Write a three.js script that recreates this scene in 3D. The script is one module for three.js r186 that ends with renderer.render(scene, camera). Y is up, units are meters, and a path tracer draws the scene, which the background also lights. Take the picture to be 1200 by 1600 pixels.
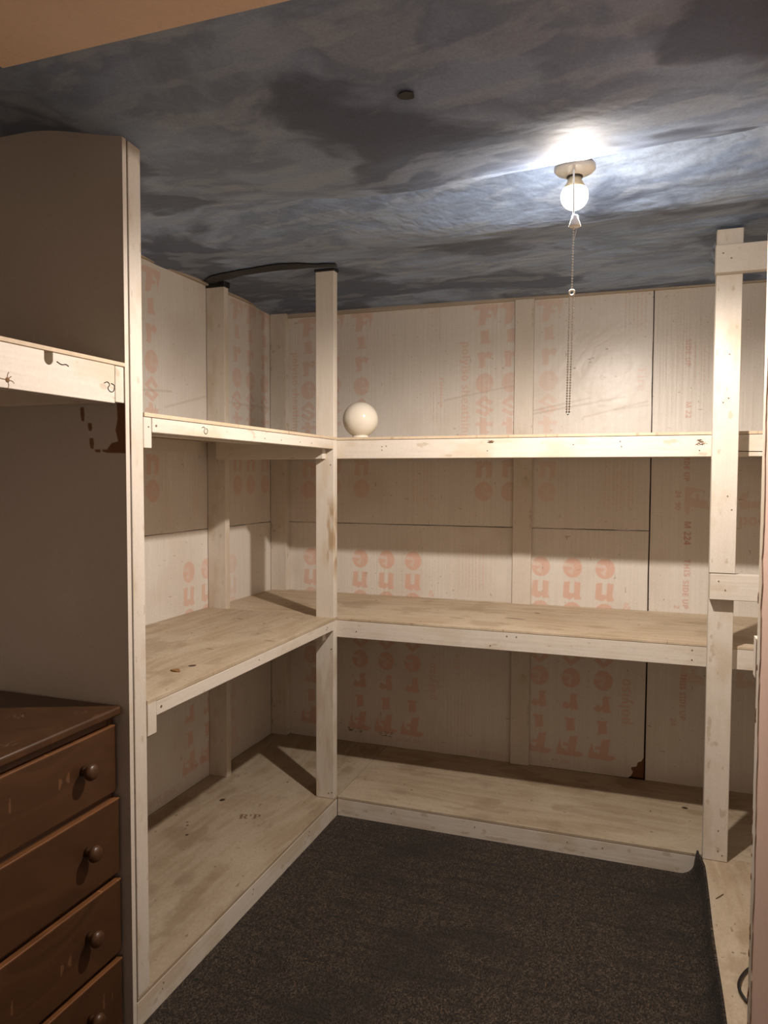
import * as THREE from 'three';
import { RoundedBoxGeometry } from 'three/addons/geometries/RoundedBoxGeometry.js';
import { mergeGeometries } from 'three/addons/utils/BufferGeometryUtils.js';

// ---------------------------------------------------------------- camera, exposure
const scene = new THREE.Scene();
scene.background = new THREE.Color(0x000000);
const camera = new THREE.PerspectiveCamera(69.07, 3 / 4, 0.05, 50);
camera.position.set(2.0152, 1.5659, 3.7718);
camera.rotation.order = 'YXZ';
camera.rotation.set(THREE.MathUtils.degToRad(-2.678), THREE.MathUtils.degToRad(19.67), THREE.MathUtils.degToRad(0.188));
scene.add(camera);
const renderer = new THREE.WebGLRenderer({ antialias: true });
renderer.toneMapping = THREE.LinearToneMapping;
renderer.toneMappingExposure = 0.335;
renderer.shadowMap.enabled = true;

// the one bulb of the room; its light sits inside the bulb
const BULB = new THREE.Vector3(1.804, 2.343, 1.632);
const bulbColor = new THREE.Color().setRGB(1.0, 0.887, 0.78);
const bulbLight = new THREE.PointLight(bulbColor, 3.8, 0, 2);
bulbLight.position.set(BULB.x, BULB.y - 0.008, BULB.z); bulbLight.castShadow = true; bulbLight.shadow.radius = 0.95;
const bulbBeam = new THREE.SpotLight(bulbColor, 26, 0, Math.PI / 2 - 0.02, 0.25, 2);   // an LED bulb throws most of its light downwards
bulbBeam.position.set(BULB.x, BULB.y - 0.008, BULB.z); bulbBeam.target.position.set(BULB.x, 0, BULB.z); bulbBeam.castShadow = true; bulbBeam.shadow.radius = 1.2;

// ---------------------------------------------------------------- helpers
let seed = 7;
const rnd = () => { seed = (seed * 1664525 + 1013904223) >>> 0; return seed / 4294967296; };
const sm = (a, b, t) => { const x = Math.min(1, Math.max(0, (t - a) / (b - a))); return x * x * (3 - 2 * x); };
const hash = (i, j) => { let h = (i * 374761393 + j * 668265263) | 0; h = Math.imul(h ^ (h >>> 13), 1274126177); return ((h ^ (h >>> 16)) >>> 0) / 4294967296; };
function noise(x, y, px = 4096, py = 4096, s = 0) {
  const xi = Math.floor(x), yi = Math.floor(y), fx = x - xi, fy = y - yi;
  const m = (a, n) => ((a % n) + n) % n;
  const u = fx * fx * (3 - 2 * fx), v = fy * fy * (3 - 2 * fy);
  const a = hash(m(xi, px) + s * 131, m(yi, py)), b = hash(m(xi + 1, px) + s * 131, m(yi, py));
  const c = hash(m(xi, px) + s * 131, m(yi + 1, py)), d = hash(m(xi + 1, px) + s * 131, m(yi + 1, py));
  return a + (b - a) * u + (c - a) * v + (a - b - c + d) * u * v;
}
function fbm(x, y, px, py, oct = 4, s = 0) {
  let t = 0, a = 0.5, n = 0;
  for (let o = 0; o < oct; o++) { t += a * noise(x, y, px, py, s + o); n += a; a *= 0.5; x *= 2; y *= 2; px *= 2; py *= 2; }
  return t / n;
}
const newCanvas = (w, h) => { const c = document.createElement('canvas'); c.width = w; c.height = h; return c; };
function canvasTexture(c, color = true) {
  const t = new THREE.CanvasTexture(c);
  t.wrapS = t.wrapT = THREE.RepeatWrapping; t.magFilter = THREE.LinearFilter; t.anisotropy = 8;
  if (color) t.colorSpace = THREE.SRGBColorSpace;
  return t;
}
function paint(w, h, f) {                                   // f(x, y) -> [r, g, b] in sRGB bytes
  const c = newCanvas(w, h), g = c.getContext('2d'), im = g.createImageData(w, h);
  for (let y = 0; y < h; y++) for (let x = 0; x < w; x++) {
    const p = f(x, y), i = (y * w + x) * 4;
    im.data[i] = p[0]; im.data[i + 1] = p[1]; im.data[i + 2] = p[2]; im.data[i + 3] = 255;
  }
  g.putImageData(im, 0, 0);
  return c;
}
const mix = (a, b, t) => [a[0] + (b[0] - a[0]) * t, a[1] + (b[1] - a[1]) * t, a[2] + (b[2] - a[2]) * t];
const std = (o) => new THREE.MeshStandardMaterial(o);
const taken = {};
function numbered(n) { if (!(n in taken)) { taken[n] = 0; return n; } taken[n]++; return n + '_' + String(taken[n]).padStart(3, '0'); }
function shade(o) { o.traverse((m) => { if (m.isMesh) { m.castShadow = true; m.receiveShadow = true; } }); return o; }
function thing(name, label, category, group) {
  const o = new THREE.Group(); o.name = numbered(name); scene.add(o);
  o.userData = { label, category }; if (group) o.userData.group = group;
  return o;
}
function structure(name, label, category) {
  const o = new THREE.Group(); o.name = name; scene.add(o);
  o.userData = { kind: 'structure', label, category };
  return o;
}
function part(name, geo, m, parent, label) {
  const o = new THREE.Mesh(geo, m); o.name = name; if (label) o.userData.label = label;
  o.castShadow = o.receiveShadow = true; parent.add(o); return o;
}
// metric uv: u along the longest side, a random shift so that no two boards share their grain
function woodUV(geo, sx, sy, sz) {
  const p = geo.attributes.position, n = geo.attributes.normal, uv = new Float32Array(p.count * 2);
  const L = sx >= sy && sx >= sz ? 0 : sy >= sz ? 1 : 2, ou = rnd() * 7, ov = rnd() * 7;
  for (let i = 0; i < p.count; i++) {
    const q = [p.getX(i), p.getY(i), p.getZ(i)], m = [Math.abs(n.getX(i)), Math.abs(n.getY(i)), Math.abs(n.getZ(i))];
    const d = m.indexOf(Math.max(...m)); const r = [0, 1, 2].filter((k) => k !== d);
    const a = r.includes(L) ? L : r[0], b = r.find((k) => k !== a);
    uv[2 * i] = q[a] + ou; uv[2 * i + 1] = q[b] + ov + d * 0.37;
  }
  geo.setAttribute('uv', new THREE.BufferAttribute(uv, 2)); return geo;
}
function box(x0, x1, y0, y1, z0, z1, r = 0.003) {
  const sx = x1 - x0, sy = y1 - y0, sz = z1 - z0;
  const g = new RoundedBoxGeometry(sx, sy, sz, 2, Math.min(r, sx * 0.4, sy * 0.4, sz * 0.4));
  g.translate((x0 + x1) / 2, (y0 + y1) / 2, (z0 + z1) / 2);
  return woodUV(g, sx, sy, sz);
}
function slab(x0, x1, y0, y1, z0, z1) {
  const g = new THREE.BoxGeometry(x1 - x0, y1 - y0, z1 - z0); g.translate((x0 + x1) / 2, (y0 + y1) / 2, (z0 + z1) / 2);
  return woodUV(g, x1 - x0, y1 - y0, z1 - z0);
}
function planar(geo, fu, fv) {
  const p = geo.attributes.position, uv = new Float32Array(p.count * 2);
  for (let i = 0; i < p.count; i++) { uv[2 * i] = fu(p.getX(i), p.getY(i), p.getZ(i)); uv[2 * i + 1] = fv(p.getX(i), p.getY(i), p.getZ(i)); }
  geo.setAttribute('uv', new THREE.BufferAttribute(uv, 2)); return geo;
}

// ---------------------------------------------------------------- materials
// brushed off-white paint on rough timber, 1 m tile
const paintCanvas = paint(768, 768, (x, y) => {
  const u = x / 768, v = y / 768;
  const grain = fbm(u * 6, v * 90, 6, 90, 3, 1), patch = fbm(u * 5, v * 9, 5, 9, 4, 5), fine = noise(u * 300, v * 300, 300, 300, 9);
  let c = mix([213, 205, 194], [207, 197, 184], Math.min(1, 0.9 * grain));
  c = mix(c, [190, 174, 150], 0.6 * sm(0.54, 0.8, patch));
  const d = fbm(u * 22, v * 40, 22, 40, 3, 12); c = mix(c, [160, 142, 118], 0.4 * sm(0.74, 0.84, d));
  const k = 0.98 + 0.035 * fine; return [c[0] * k, c[1] * k, c[2] * k];
});
const paintBumpCanvas = paint(512, 512, (x, y) => { const u = x / 512, v = y / 512; const g = 255 * (0.6 * fbm(u * 5, v * 80, 5, 80, 3, 1) + 0.4 * fbm(u * 30, v * 30, 30, 30, 2, 2)); return [g, g, g]; });
const paintMap = canvasTexture(paintCanvas), paintBump = canvasTexture(paintBumpCanvas, false);
const M = {};
M.paint = std({ map: paintMap, bumpMap: paintBump, bumpScale: 0.0012, roughness: 0.55 });
// raw softwood / bare plywood edge
M.bare = std({ map: canvasTexture(paint(256, 256, (x, y) => { const u = x / 256, v = y / 256, g = fbm(u * 4, v * 40, 4, 40, 3, 31); return mix([206, 180, 140], [160, 128, 88], g); })), roughness: 0.8 });
// trim strip under the sheeting, dull brownish wood
M.trim = std({ map: canvasTexture(paint(256, 256, (x, y) => { const u = x / 256, v = y / 256, g = fbm(u * 4, v * 40, 4, 40, 3, 41); return mix([184, 172, 156], [156, 142, 124], g); })), roughness: 0.7 });
M.nail = std({ color: 0x6a5a4a, roughness: 0.7 });
M.ink = std({ color: 0x2b2622, roughness: 0.8 });
M.knot = std({ color: 0x7a5a3c, roughness: 0.9 });
M.brownCore = std({ color: 0x7a5238, roughness: 0.95 });
M.blackTape = std({ color: 0x15171b, roughness: 0.55 });
M.darkVoid = std({ color: 0x3a2c22, roughness: 1 });
const peachCanvas = paint(512, 512, (x, y) => { const u = x / 512, v = y / 512, g = fbm(u * 8, v * 8, 8, 8, 4, 51), f = noise(u * 200, v * 200, 200, 200, 52); const c = mix([224, 194, 180], [217, 185, 169], g); const k = 0.985 + 0.03 * f; return [c[0] * k, c[1] * k, c[2] * k]; });
M.hall = std({ map: canvasTexture(paint(256, 256, (x, y) => { const u = x / 256, v = y / 256, g = fbm(u * 8, v * 8, 8, 8, 4, 55); return mix([228, 218, 205], [220, 208, 192], g); })), roughness: 0.75 });
M.soffit = std({ map: canvasTexture(paint(512, 512, (x, y) => { const u = x / 512, v = y / 512, g = fbm(u * 8, v * 8, 8, 8, 4, 57), f = noise(u * 200, v * 200, 200, 200, 58); const c = mix([232, 205, 180], [226, 197, 170], g), k = 0.985 + 0.03 * f; return [c[0] * k, c[1] * k, c[2] * k]; })), roughness: 0.8 });
M.peach = std({ map: canvasTexture(peachCanvas), roughness: 0.7 });

// ---------------------------------------------------------------- printed insulation boards
const PPM = 520;                                            // pixels per metre of print
const GLYPH = {
  F: [[0, .14], [.2, 0], [1, .04], [.97, .3], [.86, .8], [.8, .36], [.6, .25], [.58, .45], [.76, .45], [.72, .6], [.56, .6], [.5, .9], [.22, .97], [.3, .25], [.08, .24]],
  i: [[.18, .12], [.75, 0], [.75, .8], [.92, .85], [.82, 1], [.12, 1], [.26, .85]],
  r: [[.08, .06], [.45, 0], [.5, .15], [.7, 0], [.97, .15], [.82, .48], [.6, .35], [.5, .42], [.52, .9], [.4, 1], [.08, .95], [.2, .8]],
  s: [[.5, 0], [.95, .35], [.75, .47], [.5, .25], [.3, .4], [1, .68], [.55, 1], [0, .75], [.2, .6], [.5, .8], [.66, .7], [0, .38]],
  t: [[.28, 0], [.6, .1], [.6, .3], [1, .3], [.9, .55], [.6, .5], [.6, .75], [.82, .85], [.6, 1], [.28, .95], [.28, .5], [0, .5], [.1, .3], [.28, .3]],
  n: [[0, .06], [.36, 0], [.42, .15], [.6, 0], [1, .12], [.95, .95], [.63, 1], [.66, .38], [.4, .35], [.37, 1], [.04, .95], [.1, .3]],
};
function glyph(g, ch, x, y, w, h) {                         // one uncial letter inside the box x, y, w, h
  g.beginPath();
  if (ch === 'e' || ch === 'o') {
    g.ellipse(x + w / 2, y + h / 2, w / 2, h / 2, 0, 0, 7); g.fill();
    g.globalCompositeOperation = 'destination-out'; g.beginPath();
    if (ch === 'e') { g.moveTo(x + w * .4, y + h * .5); g.lineTo(x + w * 1.05, y + h * .56); g.lineTo(x + w * 1.0, y + h * .76); g.lineTo(x + w * .5, y + h * .68); g.closePath(); g.fill(); g.beginPath(); g.moveTo(x + w * .5, y + h * .14); g.lineTo(x + w * .76, y + h * .3); g.lineTo(x + w * .4, y + h * .54); }
    else { g.moveTo(x + w * .5, y + h * .16); g.lineTo(x + w * .72, y + h * .5); g.lineTo(x + w * .5, y + h * .84); g.lineTo(x + w * .3, y + h * .5); }
    g.closePath(); g.fill(); g.globalCompositeOperation = 'source-over';
  } else { GLYPH[ch].forEach(([a, b], k) => (k ? g.lineTo(x + a * w, y + b * h) : g.moveTo(x + a * w, y + b * h))); g.closePath(); g.fill(); }
}
const WORD = 'Firestone';
// the word as a stack of upright letters: (0,0) is the middle of the top of the F, metres
function stack(g, alpha = 1) {
  g.globalAlpha = alpha;
  const H = [.112, .07, .085, .1, .11, .09, .1, .092, .1], W = [.135, .075, .09, .092, .1, .1, .092, .09, .092];
  for (let k = 0; k < 9; k++) glyph(g, WORD[k], -W[k] / 2, k * 0.1105 + (k ? 0.012 : -0.004), W[k], H[k]);
}
const boardBump = canvasTexture(paint(512, 512, (x, y) => { const u = x / 512, v = y / 512; const g = 255 * (0.45 * noise(u * 90, v * 3, 90, 3, 61) + 0.35 * fbm(u * 10, v * 10, 10, 10, 4, 62) + 0.2 * noise(u * 200, v * 200, 200, 200, 63)); return [g, g, g]; }), false);
// list entries: ['w', x, y, turned] stacked word, ['t', text, x, y, size, angle, alpha, font], ['f', x0, x1, y0, y1] fine print; x to the right, y up, metres on the wall
function boardMaterial(x0, x1, y0, y1, list, s, extra) {
  const W = Math.round((x1 - x0) * PPM), H = Math.round((y1 - y0) * PPM);
  const base = paint(W, H, (px, py) => {
    const u = px / PPM + s * 3.1, v = py / PPM + s * 1.7;
    const rib = noise(u * 170, v * 2.2, 4096, 4096, 71), blot = fbm(u * 3, v * 3, 4096, 4096, 4, 72), fine = noise(u * 240, v * 240, 4096, 4096, 73);
    let c = mix([220, 214, 206], [214, 207, 198], rib);
    c = mix(c, [205, 195, 184], 0.6 * sm(0.5, 0.75, blot));
    if (noise(u * 60, v * 60, 4096, 4096, 74) > 0.965) c = mix(c, [150, 132, 115], 0.45);
    const k = 0.985 + 0.03 * fine; return [c[0] * k, c[1] * k, c[2] * k];
  });
  const layer = newCanvas(W, H), g = layer.getContext('2d');
  const X = (x) => (x - x0) * PPM, Y = (y) => (y1 - y) * PPM;
  for (const e of list) {
    g.save(); g.fillStyle = 'rgb(212,162,140)'; g.strokeStyle = 'rgb(200,150,128)';
    if (e[0] === 'w') { g.translate(X(e[1]), Y(e[2])); g.rotate(e[3] || 0); g.scale(PPM, PPM); stack(g, (e[4] || 0.62) * (y1 > 2 ? 0.62 : 0.85)); }
    if (e[0] === 't') { g.globalAlpha = 0.8 * (e[6] || 0.5); g.translate(X(e[2]), Y(e[3])); g.rotate(e[5]); if (e[8]) g.fillStyle = e[8]; g.font = (e[7] || 'bold ') + Math.round(e[4] * PPM * 1.35) + 'px ' + (e[9] || 'sans-serif'); g.textBaseline = 'middle'; g.fillText(e[1], 0, 0); }
    if (e[0] === 'f') {
      g.globalAlpha = 0.3; const n = Math.max(2, Math.round((e[2] - e[1]) / 0.019));
      for (let k = 0; k < n; k++) { g.lineWidth = 2.4; g.setLineDash([5, 2, 9, 3, 3, 2]); g.lineDashOffset = k * 7; g.beginPath(); const x = X(e[1] + (e[2] - e[1]) * (k + .5) / n); const l = 0.12 * hash(k, s) * (e[4] - e[3]); g.moveTo(x, Y(e[4])); g.lineTo(x, Y(e[3] + l)); g.stroke(); }
    }
    if (e[0] === 'l') { g.globalAlpha = e[5] || .5; g.strokeStyle = e[6] || 'rgb(150,128,110)'; g.lineWidth = e[7] || 5; g.globalAlpha *= .55; g.lineCap = 'round'; g.beginPath(); g.moveTo(X(e[1]), Y(e[2])); g.lineTo(X(e[3]), Y(e[4])); g.stroke(); }
    g.restore();
  }
  // worn print: knock random flecks out of the ink
  g.globalCompositeOperation = 'destination-out';
  for (let k = 0; k < W * H / 900; k++) { g.globalAlpha = 0.25 * rnd(); g.fillRect(rnd() * W, rnd() * H, 2 + rnd() * 5, 2 + rnd() * 10); }
  const soft = newCanvas(Math.round(W * .6), Math.round(H * .6)), g3 = soft.getContext('2d'); g3.imageSmoothingEnabled = true; g3.drawImage(layer, 0, 0, soft.width, soft.height);   // ink bled into the facer
  const g4 = base.getContext('2d'); g4.imageSmoothingEnabled = true; g4.drawImage(soft, 0, 0, W, H);
  if (extra) extra(base.getContext('2d'), X, Y);
  if (s === 3) {                                            // crumpled, shinier facer behind the chain
    const w = paint(W, H, (px, py) => { const u = px / PPM, v = py / PPM, f = .25 + .75 * sm(.5, .1, Math.abs(u - .22)) * sm(.62, .2, Math.abs(v - .42)), a = Math.abs(fbm(u * 13 + v * 5, v * 11, 4096, 4096, 3, 65) - .5) * 2, k = 255 * f * Math.min(1, .75 * a + .25 * fbm(u * 40, v * 40, 4096, 4096, 2, 66)); return [k, k, k]; });
    return std({ map: canvasTexture(base), bumpMap: canvasTexture(w, false), bumpScale: 0.0013, roughness: 0.34 });
  }
  const b = boardBump.clone(); b.repeat.set((x1 - x0) / 0.6, (y1 - y0) / 0.6); b.needsUpdate = true;
  return std({ map: canvasTexture(base), bumpMap: b, bumpScale: 0.0015, roughness: 0.42 });
}
const CW = Math.PI / 2, UP = Math.PI;
function sheet(shape, depth, m, parent) { const g = new THREE.ExtrudeGeometry(shape, { depth, bevelEnabled: false }); return part('insulation_board', g, m, parent); }
function rectShape(w, h, jag = 0) {                         // board outline with slightly chipped edges
  const s = new THREE.Shape(), pts = [];
  const edge = (ax, ay, bx, by) => { const n = 14; for (let k = 0; k < n; k++) { const t = k / n, j = k ? jag * (rnd() - 0.5) : 0; pts.push([ax + (bx - ax) * t + (ay !== by ? j : 0), ay + (by - ay) * t + (ax !== bx ? j : 0)]); } };
  edge(0, 0, w, 0); edge(w, 0, w, h); edge(w, h, 0, h); edge(0, h, 0, 0);
  pts.forEach(([a, b], k) => (k ? s.lineTo(a, b) : s.moveTo(a, b))); s.closePath(); return s;
}

// back wall ------------------------------------------------------
const wallBack = structure('wall_back', 'back wall of printed off-white insulation boards', 'wall');
part('backing', slab(-0.15, 3.05, -0.1, 2.75, -0.16, -0.0262), M.darkVoid, wallBack);
const TOP = 2.47, SEAM = 1.313;
function backBoard(x0, x1, y0, y1, list, s, extra, shape) {
  const m = boardMaterial(x0, x1, y0, y1, list, s, extra);
  const b = sheet(shape || rectShape(x1 - x0, y1 - y0, 0.0022), 0.026, m, wallBack);
  planar(b.geometry, (x) => x / (x1 - x0), (x, y) => y / (y1 - y0));
  b.position.set(x0, y0, -0.026); return b;
}
const RED = 'rgb(190,122,106)';
backBoard(0.0015, 1.409, SEAM + 0.0015, TOP, [
  ['w', 0.22, 2.44], ['w', 0.37, 2.46], ['w', 0.535, 2.45], ['w', 1.21, 2.44], ['w', 1.345, 2.44],
  ['t', 'polyiso sheathing', 0.138, 2.26, 0.04, CW, 0.55], ['t', 'polyiso sheathing', 1.112, 2.265, 0.044, CW, 0.5],
  ['t', 'Firestone', 0.985, 2.085, 0.024, CW, 0.5, 'bold ', null, 'serif'], ['f', 0.915, 0.965, 1.83, 2.06], ['f', 0.9, 0.98, 2.25, 2.455], ['f', 0.825, 0.955, 1.4, 1.65],
  ['l', 1.0, 1.966, 1.36, 2.03, .35], ['l', 1.12, 1.99, 1.36, 2.035, .2, 'rgb(235,228,218)'],
], 1);
backBoard(0.0015, 1.409, 0.1, SEAM - 0.0015, [
  ['w', 0.235, 0.175, UP], ['w', 0.53, 0.175, UP, .72], ['w', 0.682, 0.175, UP, .72], ['w', 0.832, 0.175, UP, .72],
  ['t', 'polyiso', 0.94, 0.38, 0.044, -CW, 0.5], ['t', '&', 0.918, 0.95, 0.035, 0, 0.5], ['t', 'Fire', 1.075, 0.56, 0.03, -CW, 0.45, 'bold ', null, 'serif'],
  ['f', 1.075, 1.22, 0.96, 1.22], ['f', 1.02, 1.17, 0.19, 0.42],
  ['t', 'M2  24  90', 0.88, 0.145, 0.022, UP, 0.35, 'bold ', RED], ['t', 'THIS SIDE UP', 1.33, 0.13, 0.022, UP, 0.35, 'bold ', RED],
], 2, (g, X, Y) => {                                         // black scuffs low in the corner
  g.fillStyle = 'rgb(70,52,42)';
  for (let k = 0; k < 60; k++) { g.globalAlpha = 0.5 * rnd(); const a = k % 2 ? 0.5 : 0.68; g.fillRect(X(a + 0.09 * rnd() - .045), Y(0.155 + 0.025 * rnd()), 3 + 7 * rnd(), 1 + 2 * rnd()); }
});
backBoard(1.4115, 2.0135, SEAM + 0.0015, TOP, [
  ['w', 1.53, 2.44, 0, .42], ['f', 1.8, 1.945, 1.4, 1.65], ['f', 1.88, 1.99, 2.25, 2.45], ['t', 'Fire', 1.968, 2.09, 0.04, CW, 0.4, 'bold ', null, 'serif'],
  ['l', 1.457, 1.90, 1.73, 1.955, .4], ['l', 1.457, 1.885, 1.89, 1.955, .45], ['l', 1.70, 1.862, 1.995, 1.93, .4], ['l', 1.85, 1.895, 2.0, 1.912, .3],
], 3, (g, X, Y) => { g.fillStyle = 'rgb(110,98,88)'; g.globalAlpha = .6; for (const [a, b] of [[1.72, 2.145], [1.735, 2.15], [1.722, 2.13], [1.65, 2.105], [1.8, 2.19]]) g.fillRect(X(a), Y(b), 6, 3); });
{ // lower right board, its bottom corner crumbled away
  const w = 2.0135 - 1.4115, h = SEAM - 0.0015 - 0.1, s = new THREE.Shape();
  [[0, 0], [0.25, 0.001], [w - 0.075, 0.001], [w - 0.06, 0.012], [w - 0.052, 0.03], [w - 0.06, 0.04], [w - 0.058, 0.055], [w - 0.035, 0.062], [w - 0.03, 0.082], [w - 0.012, 0.092], [w - 0.004, 0.11], [w - 0.002, 0.4], [w, 0.75], [w - 0.002, 1], [w, h], [w * .6, h - 0.001], [w * .3, h], [0, h], [0.001, 0.6]].forEach(([a, b], k) => (k ? s.lineTo(a, b) : s.moveTo(a, b)));
  s.closePath();
  backBoard(1.4115, 2.0135, 0.1, SEAM - 0.0015, [
    ['w', 1.505, 0.175, UP, .66], ['w', 1.66, 0.175, UP, .72], ['w', 1.815, 0.175, UP, .72], ['t', 'polyiso', 1.918, 0.36, 0.05, -CW, 0.55], ['t', '&', 1.9, 0.94, 0.04, 0, 0.5],
    ['t', 'M2  24', 1.66, 0.14, 0.022, UP, 0.3, 'bold ', RED],
  ], 4, null, s);
  part('crumbled_foam', box(1.92, 2.0135, 0.1, 0.24, -0.0262, -0.016), M.brownCore, wallBack, 'brown foam core bared at a broken board corner');
}
backBoard(2.0185, 2.95, 0.1, TOP, [
  ['w', 2.17, 1.46, -CW, .5], ['w', 2.17, 0.63, -CW, .5], ['w', 2.17, 1.72, -CW, .5],
  ['t', 'polyiso', 2.40, 1.375, 0.05, 0, 0.45], ['t', 'SIDE UP', 2.172, 2.215, 0.026, CW, 0.5, '', RED], ['t', 'M 22', 2.178, 1.925, 0.026, CW, 0.5, '', RED],
  ['t', 'SIDE UP', 2.175, 1.68, 0.026, CW, 0.6, '', RED], ['t', '24  90', 2.14, 1.51, 0.026, CW, 0.5, '', RED], ['t', 'M 224', 2.185, 1.365, 0.03, CW, 0.6, '', 'rgb(160,80,66)'],
  ['t', 'THIS', 2.186, 1.185, 0.028, CW, 0.6, '', RED], ['t', 'SIDE UP', 2.182, 1.085, 0.027, CW, 0.6, '', RED], ['t', '2', 2.145, 0.965, 0.026, CW, 0.5, '', RED],
  ['t', 'THIS SIDE UP', 2.18, 0.64, 0.027, CW, 0.55, '', RED], ['t', '24', 2.14, 0.42, 0.026, CW, 0.5, '', RED],
  ['f', 2.0, 2.0, 0, 0], ['f', 2.19, 2.27, 2.0, 2.2],
], 5);
part('stud', box(1.364, 1.459, 0.1, 2.452, 0.0005, 0.02), M.paint, wallBack);
part('stud', box(0.002, 0.1, 0.1, 2.478, 0.0005, 0.04), M.paint, wallBack);

// left wall ------------------------------------------------------
const wallLeft = structure('wall_left', 'left wall of printed off-white insulation boards', 'wall');
part('backing', slab(-0.16, -0.0262, -0.1, 2.75, -0.16, 4.4), M.darkVoid, wallLeft);
function leftBoard(z0, z1, y0, y1, list, s) {               // print runs towards smaller z
  const m = boardMaterial(-z1, -z0, y0, y1, list.map((e) => e), s);
  const b = sheet(rectShape(z1 - z0, y1 - y0, 0.0022), 0.026, m, wallLeft);
  planar(b.geometry, (x) => x / (z1 - z0), (x, y) => y / (y1 - y0));
  b.rotation.y = Math.PI / 2; b.position.set(-0.026, y0, z1); return b;
}
const LT = 2.49;
leftBoard(0.672, 2.05, SEAM + 0.0015, LT, [
  ['w', -1.09, 2.45, 0, .72], ['w', -1.6, 2.45], ['w', -1.75, 2.45], ['f', -0.80, -0.69, 1.35, 1.62], ['f', -0.74, -0.69, 2.3, 2.46],
  ['l', -1.16, 1.93, -0.95, 1.945, .4], ['l', -1.0, 1.87, -0.68, 1.95, .35],
], 11);
leftBoard(0.672, 2.05, 0.1, SEAM - 0.0015, [
  ['w', -0.683, 0.175, UP], ['w', -0.83, 0.175, UP], ['w', -1.5, 0.175, UP], ['t', 'M2  24', -0.7, 0.2, 0.03, UP, 0.4, 'bold ', RED], ['t', 'THIS SIDE UP', -0.95, 0.145, 0.032, UP, 0.35, 'bold ', RED],
], 12);
leftBoard(0.0015, 0.668, SEAM + 0.0015, LT, [['w', -0.39, 2.47], ['w', -0.255, 2.47], ['w', -0.1, 2.47], ['w', -0.55, 2.47], ['l', -0.6, 1.94, -0.02, 1.95, .3]], 13);
leftBoard(0.0015, 0.668, 0.1, SEAM - 0.0015, [['w', -0.45, 0.175, UP, .3], ['t', 'M2  24', -0.1, 0.17, 0.03, UP, 0.3, 'bold ', RED]], 14);
part('stud', box(0.0005, 0.1, 0.1, 2.47, 0.634, 0.672), M.paint, wallLeft);
{ const g = slab(-0.0255, 0, 0, 2.63, 2.13, 4.3); part('wall_panel', g, M.hall, wallLeft); }

// remaining shell --------------------------------------------------
const wallRight = structure('wall_right', 'right wall hidden behind the hall corner', 'wall');
part('wall_panel', slab(2.95, 3.05, -0.1, 2.75, -0.026, 4.3), M.paint, wallRight);
const wallHall = structure('wall_hall', 'peach painted wall end with chipped white corner edge', 'wall');
part('wall_panel', slab(2.2375, 2.34, 0, 2.64, 2.036, 4.3), M.peach, wallHall);
{ // chipped plaster corner: a ragged white strip down the far edge
  const s = new THREE.Shape(); s.moveTo(0, 0); const H = 2.63, n = 150;
  for (let k = 0; k <= n; k++) s.lineTo(0.028 + 0.02 * fbm(k * 0.35, 3, 4096, 4096, 3, 81) + 0.006 * rnd(), H * k / n);
  for (let k = n; k >= 0; k--) s.lineTo(0.003 * rnd(), H * k / n);
  const g = new THREE.ExtrudeGeometry(s, { depth: 0.003, bevelEnabled: false });
  const o = part('corner_edge', woodUV(g, 0.04, 2.7, 0.003), M.paint, wallHall, 'chipped white plaster corner edge');
  o.rotation.y = -Math.PI / 2; o.position.set(2.2378, 0, 2.034);
  const c = []; for (let k = 0; k < 16; k++) { const b = new THREE.SphereGeometry(1, 6, 4); b.scale(0.0022, 0.004 + 0.012 * rnd(), 0.003 + 0.005 * rnd()); b.translate(2.2352, 0.15 + 1.6 * rnd(), 2.036 + 0.016 * rnd()); c.push(b); }
  part('chip_marks', mergeGeometries(c), M.brownCore, wallHall, 'brown chips along the corner edge').userData.kind = 'stuff';
}
const wallFront = structure('wall_front', 'wall behind the camera', 'wall');
part('wall_panel', slab(-0.16, 3.05, -0.1, 2.75, 4.3, 4.4), M.hall, wallFront);
const ceiling = structure('ceiling', 'tan painted hall ceiling ending where the sheeting begins', 'ceiling');
part('ceiling_panel', slab(0.675, 2.2375, 2.45, 2.64, 2.49, 4.3), M.soffit, ceiling);
part('roof_deck', slab(-0.16, 3.05, 2.64, 2.75, -0.16, 4.4), M.darkVoid, ceiling);
const floor = structure('floor', 'concrete floor below the carpet', 'floor');
part('floor_slab', slab(-0.16, 3.05, -0.1, 0, -0.16, 4.4), M.darkVoid, floor);
for (const [n, g, l] of [['trim_1', box(0.1, 2.95, 2.447, 2.472, 0.0008, 0.016), 'thin dull wood strip along top of back wall'], ['trim_2', box(0.0008, 0.016, 2.478, 2.499, 0.05, 0.633), 'short wood strip atop left wall behind the stud'], ['trim_3', box(0.0008, 0.02, 2.474, 2.499, 0.674, 2.03), 'wood strip atop left wall in front of the stud']]) {
  const o = part(n, g, M.trim, scene); o.userData = { kind: 'structure', label: l, category: 'trim' };
}

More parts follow.
